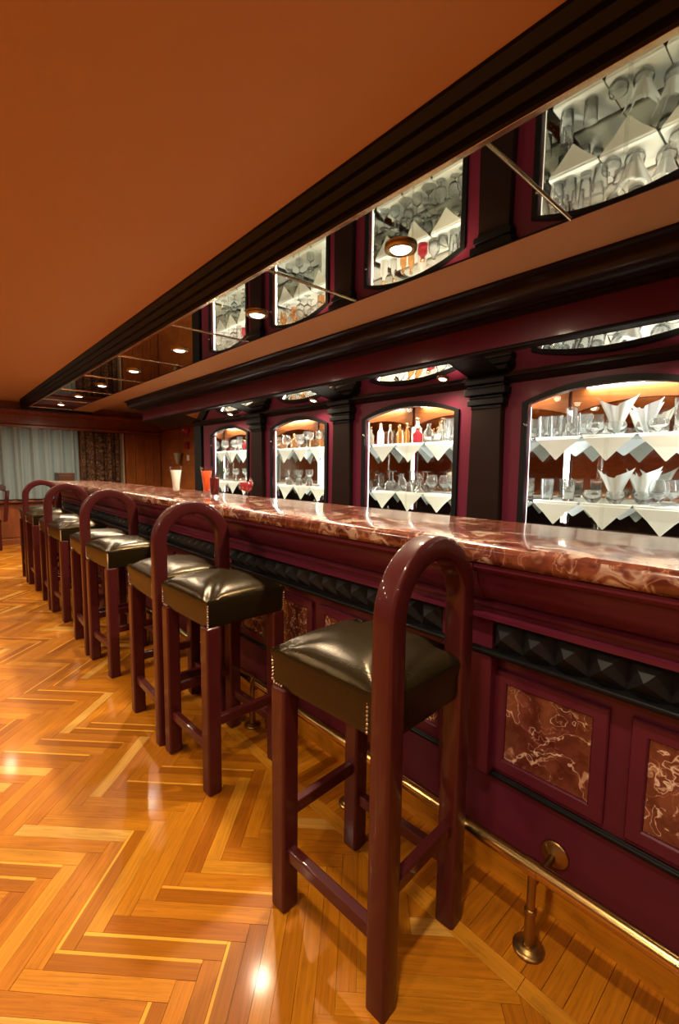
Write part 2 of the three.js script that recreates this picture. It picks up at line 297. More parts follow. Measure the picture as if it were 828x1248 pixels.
[1.31, 2.43, 3.57, 4.65, 5.74, 6.83, 7.93].forEach((a, i) => downlight(1.503, YM, a, 0.068, `round brass downlight in the canopy mirror, ${ORD[i]} from the camera`, 'canopy downlights', CANOPY_LAMP, WARM));
// lamps of the room itself, outside the picture
[[0.52, 6.5], [0.3, 0.35], [-0.5, 2.75], [-1.15, 0.4], [-1.15, 2.75], [-1.85, 2.75], [-0.7, 5.0], [-2.6, 2.75], [-2.6, 0.4], [-2.2, 5.4], [-0.6, -1.8], [-2.6, -1.8], [-0.8, 7.6], [-3.9, 5.4]].forEach(([x, a], i) => downlight(x, YC, a, 0.085, `round brass ceiling downlight over the open floor, ${ORD[i]} of the room lamps`, 'room ceiling downlights', ROOM_LAMP, WARM));

// ------------------------------------------------------------------ back bar canopy
const BB_S = -1.0, BB_E = 6.95;
const bb = thing('back_bar_canopy', 'dark moulded cornice and oxblood fascia above the display cabinets', 'cornice');
const TILT = -0.245;                                   // the soffit slopes down towards the cabinets
part('cornice', profile([[2.098, 2.2365], [2.098, 2.226], [2.112, 2.219], [2.130, 2.217], [2.133, 2.206], ...arc(2.205, 2.206, 0.070, Math.PI, Math.PI * 1.42, 7), [2.205, 2.136], [2.222, 2.142], [2.252, 2.146], [2.262, 2.140], [2.262, 2.130], [2.286, 2.134], [2.306, 2.130], [2.316, 2.122], [2.34, 2.12], [2.46, 2.12], [2.46, 2.2365]], BB_S, BB_E), M.darkwood, bb);
part('fascia', box(2.332, 2.365, 1.978, 2.125, BB_S, BB_E - 0.05), M.oxblood, bb, 'oxblood lacquered fascia board');
part('lower_bead', profile([[2.328, 1.984], [2.324, 1.976], [2.328, 1.968], [2.37, 1.962], [2.37, 1.984]], BB_S, BB_E - 0.05), M.black, bb);
part('soffit_board', profile([[2.365, 1.9645], [2.656, 1.8917], [2.656, 1.93], [2.365, 2.00]], BB_S, BB_E - 0.05), M.black, bb);
part('wall_cornice', profile([[2.61, 1.902], [2.61, 1.884], [2.625, 1.878], [2.635, 1.862], [2.645, 1.852], [2.657, 1.85], [2.657, 1.891]], BB_S, BACK_END), M.darkwood, bb);
for (let k = -1; k < 4; k++) { const c = 0.865 + PERIOD * k, g = new THREE.BoxGeometry(0.25, 0.006, 1.12); g.rotateZ(TILT); g.translate(2.490, 1.9305, -c); part('mirror_panel', g, M.mirror, bb); }
[0.46, 1.82, 3.18, 4.67].forEach((a, i) => downlight(2.535, 1.916, a, 0.04, `small downlight under the back bar fascia, ${ORD[i]} from the camera`, 'back bar downlights', BACK_LAMP, WARM).rotation.z = TILT);

// ------------------------------------------------------------------ display cabinets with arched openings
const NICHE_W = 0.85, SPRING = 1.712, APEX = 1.78, NB = 0.93;
function archPath(hw, spring, rise, c, n = 18) {       // points of the top arc from right to left, in (a, y)
  const R = (hw * hw + rise * rise) / (2 * rise), t = Math.asin(hw / R), o = [];
  for (let i = 0; i <= n; i++) { const q = -t + 2 * t * i / n; o.push([c + R * Math.sin(q), spring + rise - R + R * Math.cos(q)]); } return o;
}
const cabName = ['nearest', 'second', 'third', 'farthest'];
function cabinet(k) {
  const left = 1.29 + PERIOD * k, right = left - NICHE_W, c = (left + right) / 2, half = PERIOD / 2;
  const t = thing('display_cabinet', k < 0 ? 'arched glass display cabinet past the right edge of the picture' : `${cabName[k]} arched display cabinet with mirrored back behind the counter`, 'cabinet', [XW, 0, -c], 'back bar display cabinets');
  const hw = NICHE_W / 2, rise = APEX - SPRING;
  const sh = new THREE.Shape([[-half, 0], [half, 0], [half, 1.92], [-half, 1.92]].map(p => new THREE.Vector2(...p)));
  const hole = new THREE.Path([[-hw, NB], ...archPath(hw, SPRING, rise, 0), [hw, NB]].map(p => new THREE.Vector2(...p))); sh.holes.push(hole);
  let g = new THREE.ExtrudeGeometry(sh, { depth: 0.03, bevelEnabled: false, curveSegments: 4 }); g.rotateY(Math.PI / 2); part('front_panel', boxUV(g), M.oxblood, t, 'oxblood front panel with arched opening');
  // black trim round the opening
  const o1 = hw + 0.035, sh2 = new THREE.Shape([[-o1, NB], [o1, NB], ...archPath(o1, SPRING + 0.012, rise + 0.024, 0).reverse()].map(p => new THREE.Vector2(...p)));
  sh2.holes.push(new THREE.Path([[-hw, NB + 0.001], ...archPath(hw, SPRING, rise, 0), [hw, NB + 0.001]].map(p => new THREE.Vector2(...p))));
  g = new THREE.ExtrudeGeometry(sh2, { depth: 0.018, bevelEnabled: false }); g.rotateY(Math.PI / 2); g.translate(-0.018, 0, 0); part('arch_trim', boxUV(g), M.black, t, 'black arched trim');
  const bx = (x0, x1, y0, y1, a0, a1, r = 0.002) => { const q = box(x0, x1, y0, y1, a0, a1, r); return q; };
  part('back_mirror', bx(XBACK - XW, XBACK - XW + 0.01, NB, 1.90, -hw - 0.02, hw + 0.02, 0), M.mirror, t);
  part('side_panel', bx(0.03, XBACK - XW, NB, 1.90, hw + 0.012, hw + 0.02, 0), M.mirror, t); part('side_panel', bx(0.03, XBACK - XW, NB, 1.90, -hw - 0.02, -hw - 0.012, 0), M.mirror, t);
  part('top_panel', bx(0.03, XBACK - XW + 0.01, 1.90, 1.92, -hw - 0.02, hw + 0.02, 0), M.cream, t);
  part('bottom_panel', bx(0.0, XBACK - XW + 0.01, NB - 0.03, NB, -hw - 0.02, hw + 0.02, 0), M.mirrorDim, t);
  for (const y of [1.513, 1.14]) part('glass_shelf', bx(0.045, XBACK - XW - 0.004, y - 0.009, y, -hw - 0.002, hw + 0.002, 0.001), M.shelfGlass, t);
  let lockDoor; for (const s of [-1, 1]) { lockDoor = part('glass_door', bx(s > 0 ? 0.006 : 0.014, s > 0 ? 0.011 : 0.019, NB + 0.002, 1.80, s > 0 ? -0.012 : -hw - 0.004, s > 0 ? hw + 0.004 : 0.012, 0), M.pane, t); }
  { const q = new THREE.SphereGeometry(0.010, 12, 8); q.translate(-0.022, 1.59, -(hw + 0.006)); part('door_lock', q, M.chrome, lockDoor); }
  part('inner_header', (() => { const s3 = new THREE.Shape([[-hw, SPRING - 0.0], [-hw, 1.90], [hw, 1.90], [hw, SPRING], ...archPath(hw, SPRING, rise, 0).reverse()].map(p => new THREE.Vector2(...p))); const q = new THREE.ExtrudeGeometry(s3, { depth: 0.008, bevelEnabled: false }); q.rotateY(Math.PI / 2); q.translate(0.0305, 0, 0); return boxUV(q); })(), M.wood, t);
  // strip light hidden behind the arch
  part('strip_light', bx(0.045, 0.085, 1.872, 1.898, -0.33, 0.33, 0.004), M.lamp, t);
  const L = new THREE.RectAreaLight(NEUTRAL, CABINET_LAMP, 0.66, 0.04); L.position.set(0.065, 1.868, 0); L.rotation.set(-Math.PI / 2, 0, Math.PI / 2); L.castShadow = true; t.add(L);
  // slim upright light strips just behind both jambs
  for (const sg of [-1, 1]) {
    part('side_light', bx(0.032, 0.044, 0.96, 1.70, sg > 0 ? hw + 0.002 : -hw - 0.010, sg > 0 ? hw + 0.010 : -hw - 0.002, 0.002), M.strip, t);
    const S = new THREE.RectAreaLight(NEUTRAL, JAMB_LAMP, 0.012, 0.74); S.position.set(0.046, 1.33, -sg * (hw - 0.002)); S.rotation.y = sg > 0 ? Math.PI + 0.75 : -0.75; S.castShadow = true; t.add(S);
  }
  part('carcass', merge([box(0.032, X_RIGHT - 0.03 - XW, 0, NB - 0.031, -half, half, 0), box(XBACK - XW + 0.012, X_RIGHT - 0.03 - XW, NB - 0.03, 1.92, -half, half, 0), box(0.031, XBACK - XW + 0.011, NB - 0.03, 1.92, hw + 0.021, half, 0), box(0.031, XBACK - XW + 0.011, NB - 0.03, 1.92, -half, -hw - 0.021, 0)]), M.black, t);
  return { left, right, c };
}
const cab = {}; for (let k = -1; k < 4; k++) cab[k] = cabinet(k);
solo('end_post', box(XW - 0.02, X_RIGHT - 0.03, 0, 1.878, BACK_END - 0.205, BACK_END, 0.004), M.black, 'tall black end post of the back bar beside the farthest cabinet', 'post');
// pilasters between the cabinets
for (let k = -1; k < 4; k++) {
  const c = 1.29 + PERIOD * k + 0.2535;
  if (k === 3) continue;
  const t = thing('wall_pilaster', k < 0 ? 'dark tapered pilaster past the right edge of the picture' : `dark tapered pilaster between the ${cabName[k]} and ${cabName[k + 1]} display cabinets`, 'pilaster', [XW, 0, -c], 'back bar pilasters');
  const sh = new THREE.Shape([[-0.125, 0.0], [0.125, 0.0], [0.098, 1.70], [-0.098, 1.70]].map(p => new THREE.Vector2(...p)));
  let g = new THREE.ExtrudeGeometry(sh, { depth: 0.036, bevelEnabled: true, bevelSize: 0.006, bevelThickness: 0.006, bevelSegments: 1 }); g.rotateY(Math.PI / 2); g.translate(-0.044, 0, 0); part('shaft', boxUV(g), M.darkwood, t);
  const caps = [[0.105, 0.055, 1.70, 1.725], [0.125, 0.07, 1.725, 1.765], [0.115, 0.062, 1.765, 1.785], [0.14, 0.085, 1.785, 1.83], [0.125, 0.07, 1.83, 1.85], [0.135, 0.09, 1.85, 1.885]];
  part('capital', merge(caps.map(([h, d, y0, y1]) => box(-d, 0, y0, y1, -h, h, 0.007))), M.black, t, 'black stepped capital');
}

// ------------------------------------------------------------------ the bar counter
const XF = 1.12, YT = 1.118;
const top = solo('counter_top', (() => {
  const nose = [[1.72, 1.058], [XF + 0.02, 1.058], ...arc(XF + 0.022, 1.080, 0.022, -Math.PI / 2, -Math.PI, 4), ...arc(XF + 0.026, YT - 0.026, 0.026, Math.PI, Math.PI / 2, 6), [1.70, YT], ...arc(1.70, YT - 0.02, 0.02, Math.PI / 2, 0, 4)];
  return profile(nose.slice().reverse(), BAR_START, BAR_END);
})(), M.marble, 'polished red brown marble counter top running along the bar', 'counter top');
const bar = thing('bar_counter', 'oxblood lacquered bar front with marble insets and black studs', 'bar counter');
const COL0 = 0.784, BAY = 1.64;                        // nearest column, column spacing
const bayEdges = []; for (let k = -1; k < 4; k++) bayEdges.push(COL0 + BAY * k);
part('cornice', profile([[1.135, 1.058], [1.135, 1.046], [1.142, 1.036], [1.158, 1.034], ...arc(1.262, 1.028, 0.098, Math.PI, Math.PI * 1.42, 8), [1.226, 0.922], [1.226, 0.912], [1.238, 0.908], [1.238, 0.892], [1.222, 0.886], [1.222, 0.874], [1.30, 0.870], [1.34, 1.058]], BAR_START, BAR_END - 0.1), M.oxblood, bar, 'oxblood crown moulding under the counter top');
part('stud_board', box(1.275, 1.34, 0.755, 0.875, BAR_START, BAR_END - 0.1, 0), M.black, bar);
part('ledge', profile([[1.30, 0.768], [1.255, 0.768], ...arc(1.255, 0.759, 0.009, Math.PI / 2, Math.PI * 1.5, 6), [1.27, 0.750], [1.272, 0.742], [1.30, 0.738]], BAR_START, BAR_END - 0.1), M.black, bar);
part('panel_board', box(1.31, 1.66, 0.325, 0.745, BAR_START, BAR_END - 0.1, 0), M.oxblood, bar);
part('lower_bead', profile([[1.33, 0.350], [1.306, 0.350], ...arc(1.304, 0.339, 0.007, Math.PI / 2, Math.PI * 1.5, 6), [1.308, 0.326], [1.33, 0.326]], BAR_START, BAR_END - 0.1), M.black, bar);
part('kick_board', box(1.312, 1.66, 0.0, 0.326, BAR_START, BAR_END - 0.1, 0), M.oxblood, bar);
part('back_body', box(1.30, 1.66, 0.745, 1.057, BAR_START, BAR_END - 0.1, 0), M.darkwood, bar);
const studGeo = (() => {
  const h = 0.0455, d = 0.054, y0 = -0.049, y1 = 0.049; const p = [[0, y0, -h], [0, y0, h], [0, y1, h], [0, y1, -h]], ap = [-d, 0, 0]; const pos = [];
  for (let i = 0; i < 4; i++) pos.push(...p[i], ...p[(i + 1) % 4], ...ap);
  const g = new THREE.BufferGeometry(); g.setAttribute('position', new THREE.Float32BufferAttribute(pos, 3)); g.setAttribute('uv', new THREE.Float32BufferAttribute(new Array(pos.length / 3 * 2).fill(0), 2)); g.computeVertexNormals(); return g;
})();
for (let k = 0; k < bayEdges.length; k++) {
  const c = bayEdges[k];
  // column
  if (c < BAR_END - 0.2 && c > BAR_START + 0.1) {
    part('column', merge([box(1.262, 1.33, 0.352, 0.745, c - 0.092, c + 0.092, 0.006), box(1.262, 1.33, 0.768, 0.875, c - 0.092, c + 0.092, 0.003), profile([[1.33, 0.935], [1.220, 0.935], ...arc(1.262, 1.028, 0.102, Math.PI * 1.36, Math.PI, 8), [1.130, 1.036], [1.130, 1.057], [1.33, 1.057]].reverse(), c - 0.092, c + 0.092)]), M.oxblood, bar);
  }
  const a0 = c + 0.094;
  for (let i = 0; i < 16; i++) { const a = a0 + 0.0907 * (i + 0.5); if (a > BAR_END - 0.16) break; const m = part('stud', studGeo, M.stud, bar); m.position.set(1.275, 0.823, -a); }
  for (let i = 0; i < 4; i++) {
    const a = c + 0.2515 + 0.379 * i; // centres of the panels
    if (a + 0.2 > BAR_END - 0.1) break;
    const fr = (o, i2, d) => { const s = new THREE.Shape([[-o, -o], [o, -o], [o, o], [-o, o]].map(p => new THREE.Vector2(...p))); s.holes.push(new THREE.Path([[-i2, -i2], [-i2, i2], [i2, i2], [i2, -i2]].map(p => new THREE.Vector2(...p)))); const g = new THREE.ExtrudeGeometry(s, { depth: d, bevelEnabled: true, bevelSize: 0.004, bevelThickness: 0.004, bevelSegments: 1 }); g.rotateY(Math.PI / 2); return boxUV(g); };
    const f = part('panel_frame', fr(0.160, 0.128, 0.010), M.oxblood, bar); f.position.set(1.298, 0.532, -a);
    const g = box(-0.008, 0, -0.124, 0.124, -0.124, 0.124, 0.002); const uv = g.attributes.uv, ou = rnd(), ov = rnd(); for (let q = 0; q < uv.count; q++) uv.setXY(q, uv.getX(q) + ou, uv.getY(q) + ov);
    const mp = part('marble_panel', g, M.panelMarble, f, 'square red marble inset with white veins'); mp.position.set(0.0115, 0, 0);
  }
}
struct('baseboard_bar', profile([[1.33, 0], [1.305, 0], [1.305, 0.085], [1.308, 0.10], [1.314, 0.108], [1.33, 0.11]], BAR_START, BAR_END - 0.1), plankMats[1], 'golden oak skirting along the foot of the bar');

// brass foot rail
const rail = thing('foot_rail', 'polished brass foot rail along the bottom of the bar', 'foot rail');
{
  const XR = 1.162, YR = 0.243, RR = 0.0205;
  const g = new THREE.CylinderGeometry(RR, RR, BAR_END - 0.2 - BAR_START, 18); g.rotateX(Math.PI / 2); g.translate(XR, YR, -(BAR_END - 0.2 + BAR_START) / 2); part('rail', g, M.brass, rail);
  for (let a = -0.968; a < 6.7; a += 0.728) {
    const p = part('post', merge([cyl(0.016, 0.0125, 0.10, 16).translate(0, 0.062, 0), cyl(0.0115, 0.0115, 0.14, 16).translate(0, 0.17, 0), lathe([[0.0115, 0.108], [0.0165, 0.112], [0.0165, 0.12], [0.0115, 0.124]], 16)]), M.brassDark, rail); p.position.set(XR, 0, -a);
    part('floor_flange', lathe([[0.0, 0.0], [0.042, 0.0], [0.042, 0.006], [0.036, 0.010], [0.030, 0.010], [0.028, 0.014], [0.020, 0.018], [0.0, 0.018]], 24), M.brassDark, p);
    const c = part('collar', (() => { const q = cyl(0.0235, 0.0235, 0.034, 18); q.rotateX(Math.PI / 2); q.translate(XR, YR, -a); return q; })(), M.brass, rail);
    const w = part('wall_arm', (() => { const q = cyl(0.010, 0.010, 0.15, 12); q.rotateZ(Math.PI / 2); q.translate(XR + 0.082, YR - 0.05, -a); return q; })(), M.brassDark, rail);
    part('wall_flange', (() => { const q = lathe([[0, 0.022], [0.014, 0.020], [0.020, 0.012], [0.036, 0.009], [0.040, 0.004], [0.040, 0], [0, 0]], 24); q.rotateZ(Math.PI / 2); q.translate(1.312, YR - 0.05, -a); return q; })(), M.brassDark, w);
  }
}

// ------------------------------------------------------------------ bar stools: arched back at local z = 0 side, seat reaching to -z
const SW = 0.374, SD = 0.43, LEG = 0.060;
function sweepPath(path, half, b) {                    // rounded square section along a path in the xy plane
  const c = Math.min(0.010, half * 0.8, b * 0.8), sec = []; for (const [cx, cz, t0] of [[half - c, -b + c, -90], [half - c, b - c, 0], [-half + c, b - c, 90], [-half + c, -b + c, 180]]) for (let i = 0; i <= 3; i++) { const t = (t0 + i * 30) * Math.PI / 180; sec.push([cx + c * Math.cos(t), cz + c * Math.sin(t)]); }
  const n = path.length, m = sec.length, P = [];
  for (let i = 0; i < n; i++) {
    const p = path[i], q0 = path[Math.max(0, i - 1)], q1 = path[Math.min(n - 1, i + 1)]; let tx = q1[0] - q0[0], ty = q1[1] - q0[1]; const l = Math.hypot(tx, ty); tx /= l; ty /= l;
    for (const [s, z] of sec) P.push([p[0] + ty * s, p[1] - tx * s, z]);
  }
  const pos = [], uv = []; const push = k => { pos.push(...P[k]); uv.push(P[k][0] * 3, P[k][1] * 3); };
  for (let i = 0; i < n - 1; i++) for (let j = 0; j < m; j++) { const k = (j + 1) % m, A = i * m + j, B = i * m + k, C = (i + 1) * m + k, D = (i + 1) * m + j;[A, B, C, A, C, D].forEach(push); }
  for (let j = 1; j < m - 1; j++) { [0, j + 1, j].forEach(push);[(n - 1) * m, (n - 1) * m + j, (n - 1) * m + j + 1].forEach(push); }
  const g = new THREE.BufferGeometry(); g.setAttribute('position', new THREE.Float32BufferAttribute(pos, 3)); g.setAttribute('uv', new THREE.Float32BufferAttribute(uv, 2)); g.computeVertexNormals(); return toCreasedNormals(g, 0.7);
}
function seatGeo() {
  const hx = SW / 2 - 0.005, hz = SD / 2 - 0.002, n = 22, yb = 0.694, ys = 0.805; const pos = [], uv = [];
  const topY = (u, v) => {                             // u, v in -1..1
    const dome = Math.pow(1 - Math.pow(Math.abs(u), 3.2), 0.62) * Math.pow(1 - Math.pow(Math.abs(v), 3.2), 0.62);
    const r = Math.max(Math.abs(u), Math.abs(v)); const diag = Math.exp(-Math.pow((Math.abs(u) - Math.abs(v)) / 0.13, 2)) * sm(0.25, 0.9, r) * (1 - sm(0.97, 1, r));
    return ys + 0.044 * dome - 0.018 * diag + 0.002 * fbm(u * 2 + 4, v * 2, 2);
  };
  const fn = (u, v) => { const e = 1 - 0.012 * (1 - Math.pow(Math.abs(u), 2)) * 0; const pinchX = 1 - 0.02 * Math.pow(1 - v * v, 1) * 0, pinchZ = 1; return [u * hx * e * pinchX, topY(u, v), v * hz * pinchZ]; };
  const quad = (a, b, c, d) => { pos.push(...a, ...b, ...c, ...a, ...c, ...d); for (const p of [a, b, c, a, c, d]) uv.push((p[0] + p[1]) * 4, (p[2] + p[1]) * 4); };
  const lerpU = i => { const t = -1 + 2 * i / n; return Math.sign(t) * (1 - Math.pow(1 - Math.abs(t), 1.4)); };
  for (let i = 0; i < n; i++) for (let j = 0; j < n; j++) { const u0 = lerpU(i), u1 = lerpU(i + 1), v0 = lerpU(j), v1 = lerpU(j + 1); quad(fn(u0, v1), fn(u1, v1), fn(u1, v0), fn(u0, v0)); }
  // skirt: slightly sucked in half way down
  const rows = [[ys, 0], [ys - 0.012, 0.0035], [ys - 0.05, -0.004], [yb + 0.02, -0.003], [yb, -0.008], [yb - 0.002, -0.02]];
  const side = (ax) => {
    for (let i = 0; i < 14; i++) for (let r = 0; r < rows.length - 1; r++) for (const s of [-1, 1]) {
      const t0 = -1 + 2 * i / 14, t1 = -1 + 2 * (i + 1) / 14;
      const pt = (t, row) => { const o = row[1]; const y = row === rows[0] ? ys + 0.002 * fbm((ax ? s : t) * 2 + 4, (ax ? t : s) * 2, 2) : row[0]; return ax ? [s * (hx + o), y, t * (hz + o)] : [t * (hx + o), y, s * (hz + o)]; };
      const a = pt(t0, rows[r]), b = pt(t1, rows[r]), c = pt(t1, rows[r + 1]), d = pt(t0, rows[r + 1]);
      if ((s > 0) === !!ax) quad(a, b, c, d); else quad(d, c, b, a);
    }
  };
  side(true); side(false);
  quad([-hx + 0.02, yb, -hz + 0.02], [hx - 0.02, yb, -hz + 0.02], [hx - 0.02, yb, hz - 0.02], [-hx + 0.02, yb, hz - 0.02]);
  const g = new THREE.BufferGeometry(); g.setAttribute('position', new THREE.Float32BufferAttribute(pos, 3)); g.setAttribute('uv', new THREE.Float32BufferAttribute(uv, 2)); g.computeVertexNormals(); return toCreasedNormals(g, 0.7);
}
function legGeo(h) { const g = new RoundedBoxGeometry(LEG, h, LEG, 2, 0.010); g.translate(0, h / 2, 0); return boxUV(g, 3); }
function makeStool(arched) {
  const t = thing('bar_stool', 'x', 'bar stool', [0, 0, 0], 'bar stools along the counter');
  const hx = SW / 2 - LEG / 2, hz = SD / 2 - LEG / 2, R = hx, spring = 1.158 - LEG / 2 - R;
  const path = [[-hx, 0], [-hx, 0.012], [-hx, 0.4], [-hx, 0.8]]; for (let i = 0; i <= 22; i++) { const q = Math.PI - Math.PI * i / 22; path.push([R * Math.cos(q), spring + R * Math.sin(q)]); } path.push([hx, 0.8], [hx, 0.4], [hx, 0.012], [hx, 0]);
  const ar = sweepPath(path, LEG / 2, LEG / 2); ar.translate(0, 0, hz + 0.006); if (arched) part('arched_back', ar, M.stool, t); else for (const s of [-1, 1]) part('leg', legGeo(0.696), M.stool, t).position.set(s * hx, 0, hz);
  for (const s of [-1, 1]) { const l = part('leg', legGeo(0.696), M.stool, t); l.position.set(s * hx, 0, -hz); }
  part('seat', seatGeo(), M.leather, t, 'dark leather cushion');
  const st = (w, h, d, x, y, z) => { const g = new RoundedBoxGeometry(w, h, d, 1, 0.006); const m = part('stretcher', boxUV(g, 3), M.stool, t); m.position.set(x, y, z); };
  st(2 * hx - LEG + 0.01, 0.040, 0.030, 0, 0.30, hz + 0.006); st(2 * hx - LEG + 0.01, 0.040, 0.030, 0, 0.30, -hz);
  st(0.030, 0.040, 2 * hz - LEG + 0.012, -hx, 0.185, 0); st(0.030, 0.040, 2 * hz - LEG + 0.012, hx, 0.185, 0);
  // brass nails down the corners and under the corners of the cushion
  const nails = []; const nail = (x, y, z) => { const g = new THREE.SphereGeometry(0.0042, 6, 4); g.translate(x, y, z); nails.push(g); };
  const ex = SW / 2 - 0.008, ez = SD / 2 - 0.004;
  for (const s of [-1, 1]) { for (let i = 0; i < 9; i++) { if (arched) nail(s * ex, 0.702 + i * 0.0105, ez - LEG - 0.002); else nail(s * (ex + 0.002), 0.702 + i * 0.0105, ez + 0.002); } for (let i = 0; i < 4; i++) { nail(s * ex, 0.702, -ez + 0.005 + i * 0.011); nail(s * (ex - 0.005 - i * 0.011), 0.702, -ez); } for (let i = 0; i < 8; i++) nail(s * (ex + 0.001), 0.712 + i * 0.0108, -ez - 0.001); }
  part('nail_trim', merge(nails), M.nail, t, 'brass upholstery nails');
  return t;
}
const stool = makeStool(true), plainStool = makeStool(false);
// [x of the room side, near a, far a, arch on the near side]
const stools = [
  [0.712, 0.652, 1.082, 1, 0.065, 'arched bar stool nearest the camera, standing alone'],
  [0.750, 1.606, 2.036, 0, 0.03, 'backless bar stool nearest the camera, second stool of the row'],
  [0.738, 2.070, 2.500, 1, -0.02, 'second arched bar stool from the camera, behind the nearest backless stool'],
  [0.752, 2.965, 3.395, 0, 0.05, 'second backless bar stool from the camera, fourth stool of the row'],
  [0.742, 3.440, 3.870, 1, -0.03, 'third arched bar stool from the camera, fifth stool of the row'],
  [0.752, 4.31, 4.740, 0, 0.05, 'third backless bar stool from the camera, sixth stool of the row'],
  [0.744, 4.780, 5.215, 1, -0.03, 'fourth arched bar stool from the camera, seventh stool of the row'],
  [0.748, 5.6, 6.030, 0, 0.02, 'backless bar stool second from the far end of the row'],
  [0.742, 6.07, 6.500, 1, -0.03, 'arched bar stool at the far end of the row']];
const placed = { 0: 0, 1: 0 };
stools.forEach(([x, a0, a1, arched, yaw, label]) => {
  const pos = [x + SW / 2, 0, -(a0 + a1) / 2], src = arched ? stool : plainStool;
  if (!placed[arched]++) { src.position.set(...pos); src.rotation.y = yaw; src.userData.label = label; } else copyOf(src, pos, label, 'bar stools along the counter', yaw);
});

// ------------------------------------------------------------------ napkins over the shelves
function ribbon(path, th) {                            // path: [x, y, half width]; a thin cloth strip with thickness
  const n = path.length, pos = [], uv = [], P = [];
  for (let i = 0; i < n; i++) { const q0 = path[Math.max(0, i - 1)], q1 = path[Math.min(n - 1, i + 1)]; let tx = q1[0] - q0[0], ty = q1[1] - q0[1]; const l = Math.hypot(tx, ty) || 1; tx /= l; ty /= l; const nx = -ty * th / 2, ny = tx * th / 2; const [x, y, w] = path[i]; P.push([[x + nx, y + ny, -w], [x + nx, y + ny, w], [x - nx, y - ny, w], [x - nx, y - ny, -w]]); }
  const quad = (a, b, c, d) => { for (const p of [a, b, c, a, c, d]) { pos.push(...p); uv.push(p[0] + p[1], p[2]); } };
  for (let i = 0; i < n - 1; i++) for (let j = 0; j < 4; j++) { const k = (j + 1) % 4; quad(P[i][k], P[i][j], P[i + 1][j], P[i + 1][k]); }
  quad(P[0][0], P[0][1], P[0][2], P[0][3]); quad(P[n - 1][3], P[n - 1][2], P[n - 1][1], P[n - 1][0]);
  const g = new THREE.BufferGeometry(); g.setAttribute('position', new THREE.Float32BufferAttribute(pos, 3)); g.setAttribute('uv', new THREE.Float32BufferAttribute(uv, 2)); g.computeVertexNormals(); return g;
}
const napVar = [0, 1, 2].map(v => { const d = 0.128 + v * 0.006, t = 0.0035, e = 0.002; return ribbon([[-0.006 - 0.004 * v, -d, 0.003], [-0.004, -d * 0.5, 0.062], [-0.002, -0.012, 0.122], [0.004, -0.001 + e, 0.129], [0.012, t + e * 0.5, 0.129], [0.262, t + e * 0.5, 0.129], [0.270, -0.001, 0.128], [0.274, -0.012, 0.118], [0.276, -0.10, 0.003]], 0.0025); });
for (let k = 0; k < 4; k++) for (const [y, nm] of [[1.513, 'upper'], [1.14, 'lower']]) {
  const offs = nm === 'upper' ? [0.155, 0.42, 0.69] : [0.16, 0.425, 0.69];
  offs.forEach((o, i) => {
    const label = `${['left', 'middle', 'right'][i]} white napkin hanging over the ${nm} shelf of the ${cabName[k]} display cabinet`;
    solo('napkin', napVar[(i + k + 3) % 3], M.cloth, label, 'napkin', [XW + 0.045, y + i * 0.0004, -(cab[k].left - o)], `napkins on the ${nm} shelf of the ${cabName[k]} cabinet`);
  });
}

// ------------------------------------------------------------------ glassware
const G = {};
G.tumbler = lathe([[0, 0], [0.030, 0], [0.033, 0.004], [0.036, 0.125], [0.034, 0.125], [0.031, 0.014], [0, 0.012]], 20);
G.lowball = lathe([[0, 0], [0.034, 0], [0.037, 0.004], [0.040, 0.075], [0.038, 0.075], [0.034, 0.014], [0, 0.012]], 20);
G.tall = lathe([[0, 0], [0.028, 0], [0.030, 0.006], [0.026, 0.03], [0.033, 0.165], [0.031, 0.165], [0.024, 0.034], [0, 0.026]], 20);
G.wine = lathe([[0, 0], [0.034, 0], [0.033, 0.003], [0.006, 0.008], [0.004, 0.02], [0.004, 0.07], [0.012, 0.078], [0.034, 0.098], [0.038, 0.120], [0.034, 0.160], [0.0325, 0.160], [0.036, 0.120], [0.032, 0.100], [0, 0.082]], 22);
G.martini = lathe([[0, 0], [0.036, 0], [0.035, 0.003], [0.006, 0.008], [0.004, 0.02], [0.004, 0.075], [0.053, 0.13], [0.051, 0.13], [0, 0.08]], 22);
G.snifter = lathe([[0, 0], [0.034, 0], [0.033, 0.003], [0.007, 0.008], [0.005, 0.03], [0.012, 0.036], [0.038, 0.055], [0.047, 0.085], [0.042, 0.115], [0.032, 0.135], [0.030, 0.135], [0.040, 0.115], [0.045, 0.085], [0.036, 0.057], [0, 0.040]], 24);
G.bowl = lathe([[0, 0], [0.026, 0], [0.026, 0.004], [0.042, 0.022], [0.048, 0.048], [0.042, 0.07], [0.040, 0.07], [0.045, 0.048], [0.039, 0.024], [0, 0.008]], 22);
G.decanter = lathe([[0, 0], [0.036, 0], [0.040, 0.006], [0.042, 0.05], [0.036, 0.085], [0.016, 0.105], [0.014, 0.13], [0.020, 0.138], [0.018, 0.14], [0.011, 0.13], [0.012, 0.106], [0.032, 0.083], [0.037, 0.05], [0.034, 0.012], [0, 0.010]], 22);
M.amber = phy({ color: lin(0.85, 0.40, 0.12), transmission: 0.8, roughness: 0.06, thickness: 0.02, ior: 1.4 });
M.redLiquid = phy({ color: lin(0.55, 0.05, 0.07), transmission: 0.6, roughness: 0.08, thickness: 0.02, ior: 1.36 });
M.cola = phy({ color: lin(0.16, 0.012, 0.016), transmission: 0.45, roughness: 0.08, thickness: 0.02, ior: 1.36 });
M.orangeDrink = phy({ color: lin(0.86, 0.11, 0.015), roughness: 0.25, transmission: 0.15, thickness: 0.02 });
M.milk = phy({ color: lin(0.80, 0.84, 0.78), roughness: 0.35 });
M.straw = std({ color: lin(0.03, 0.03, 0.03), roughness: 0.5 });
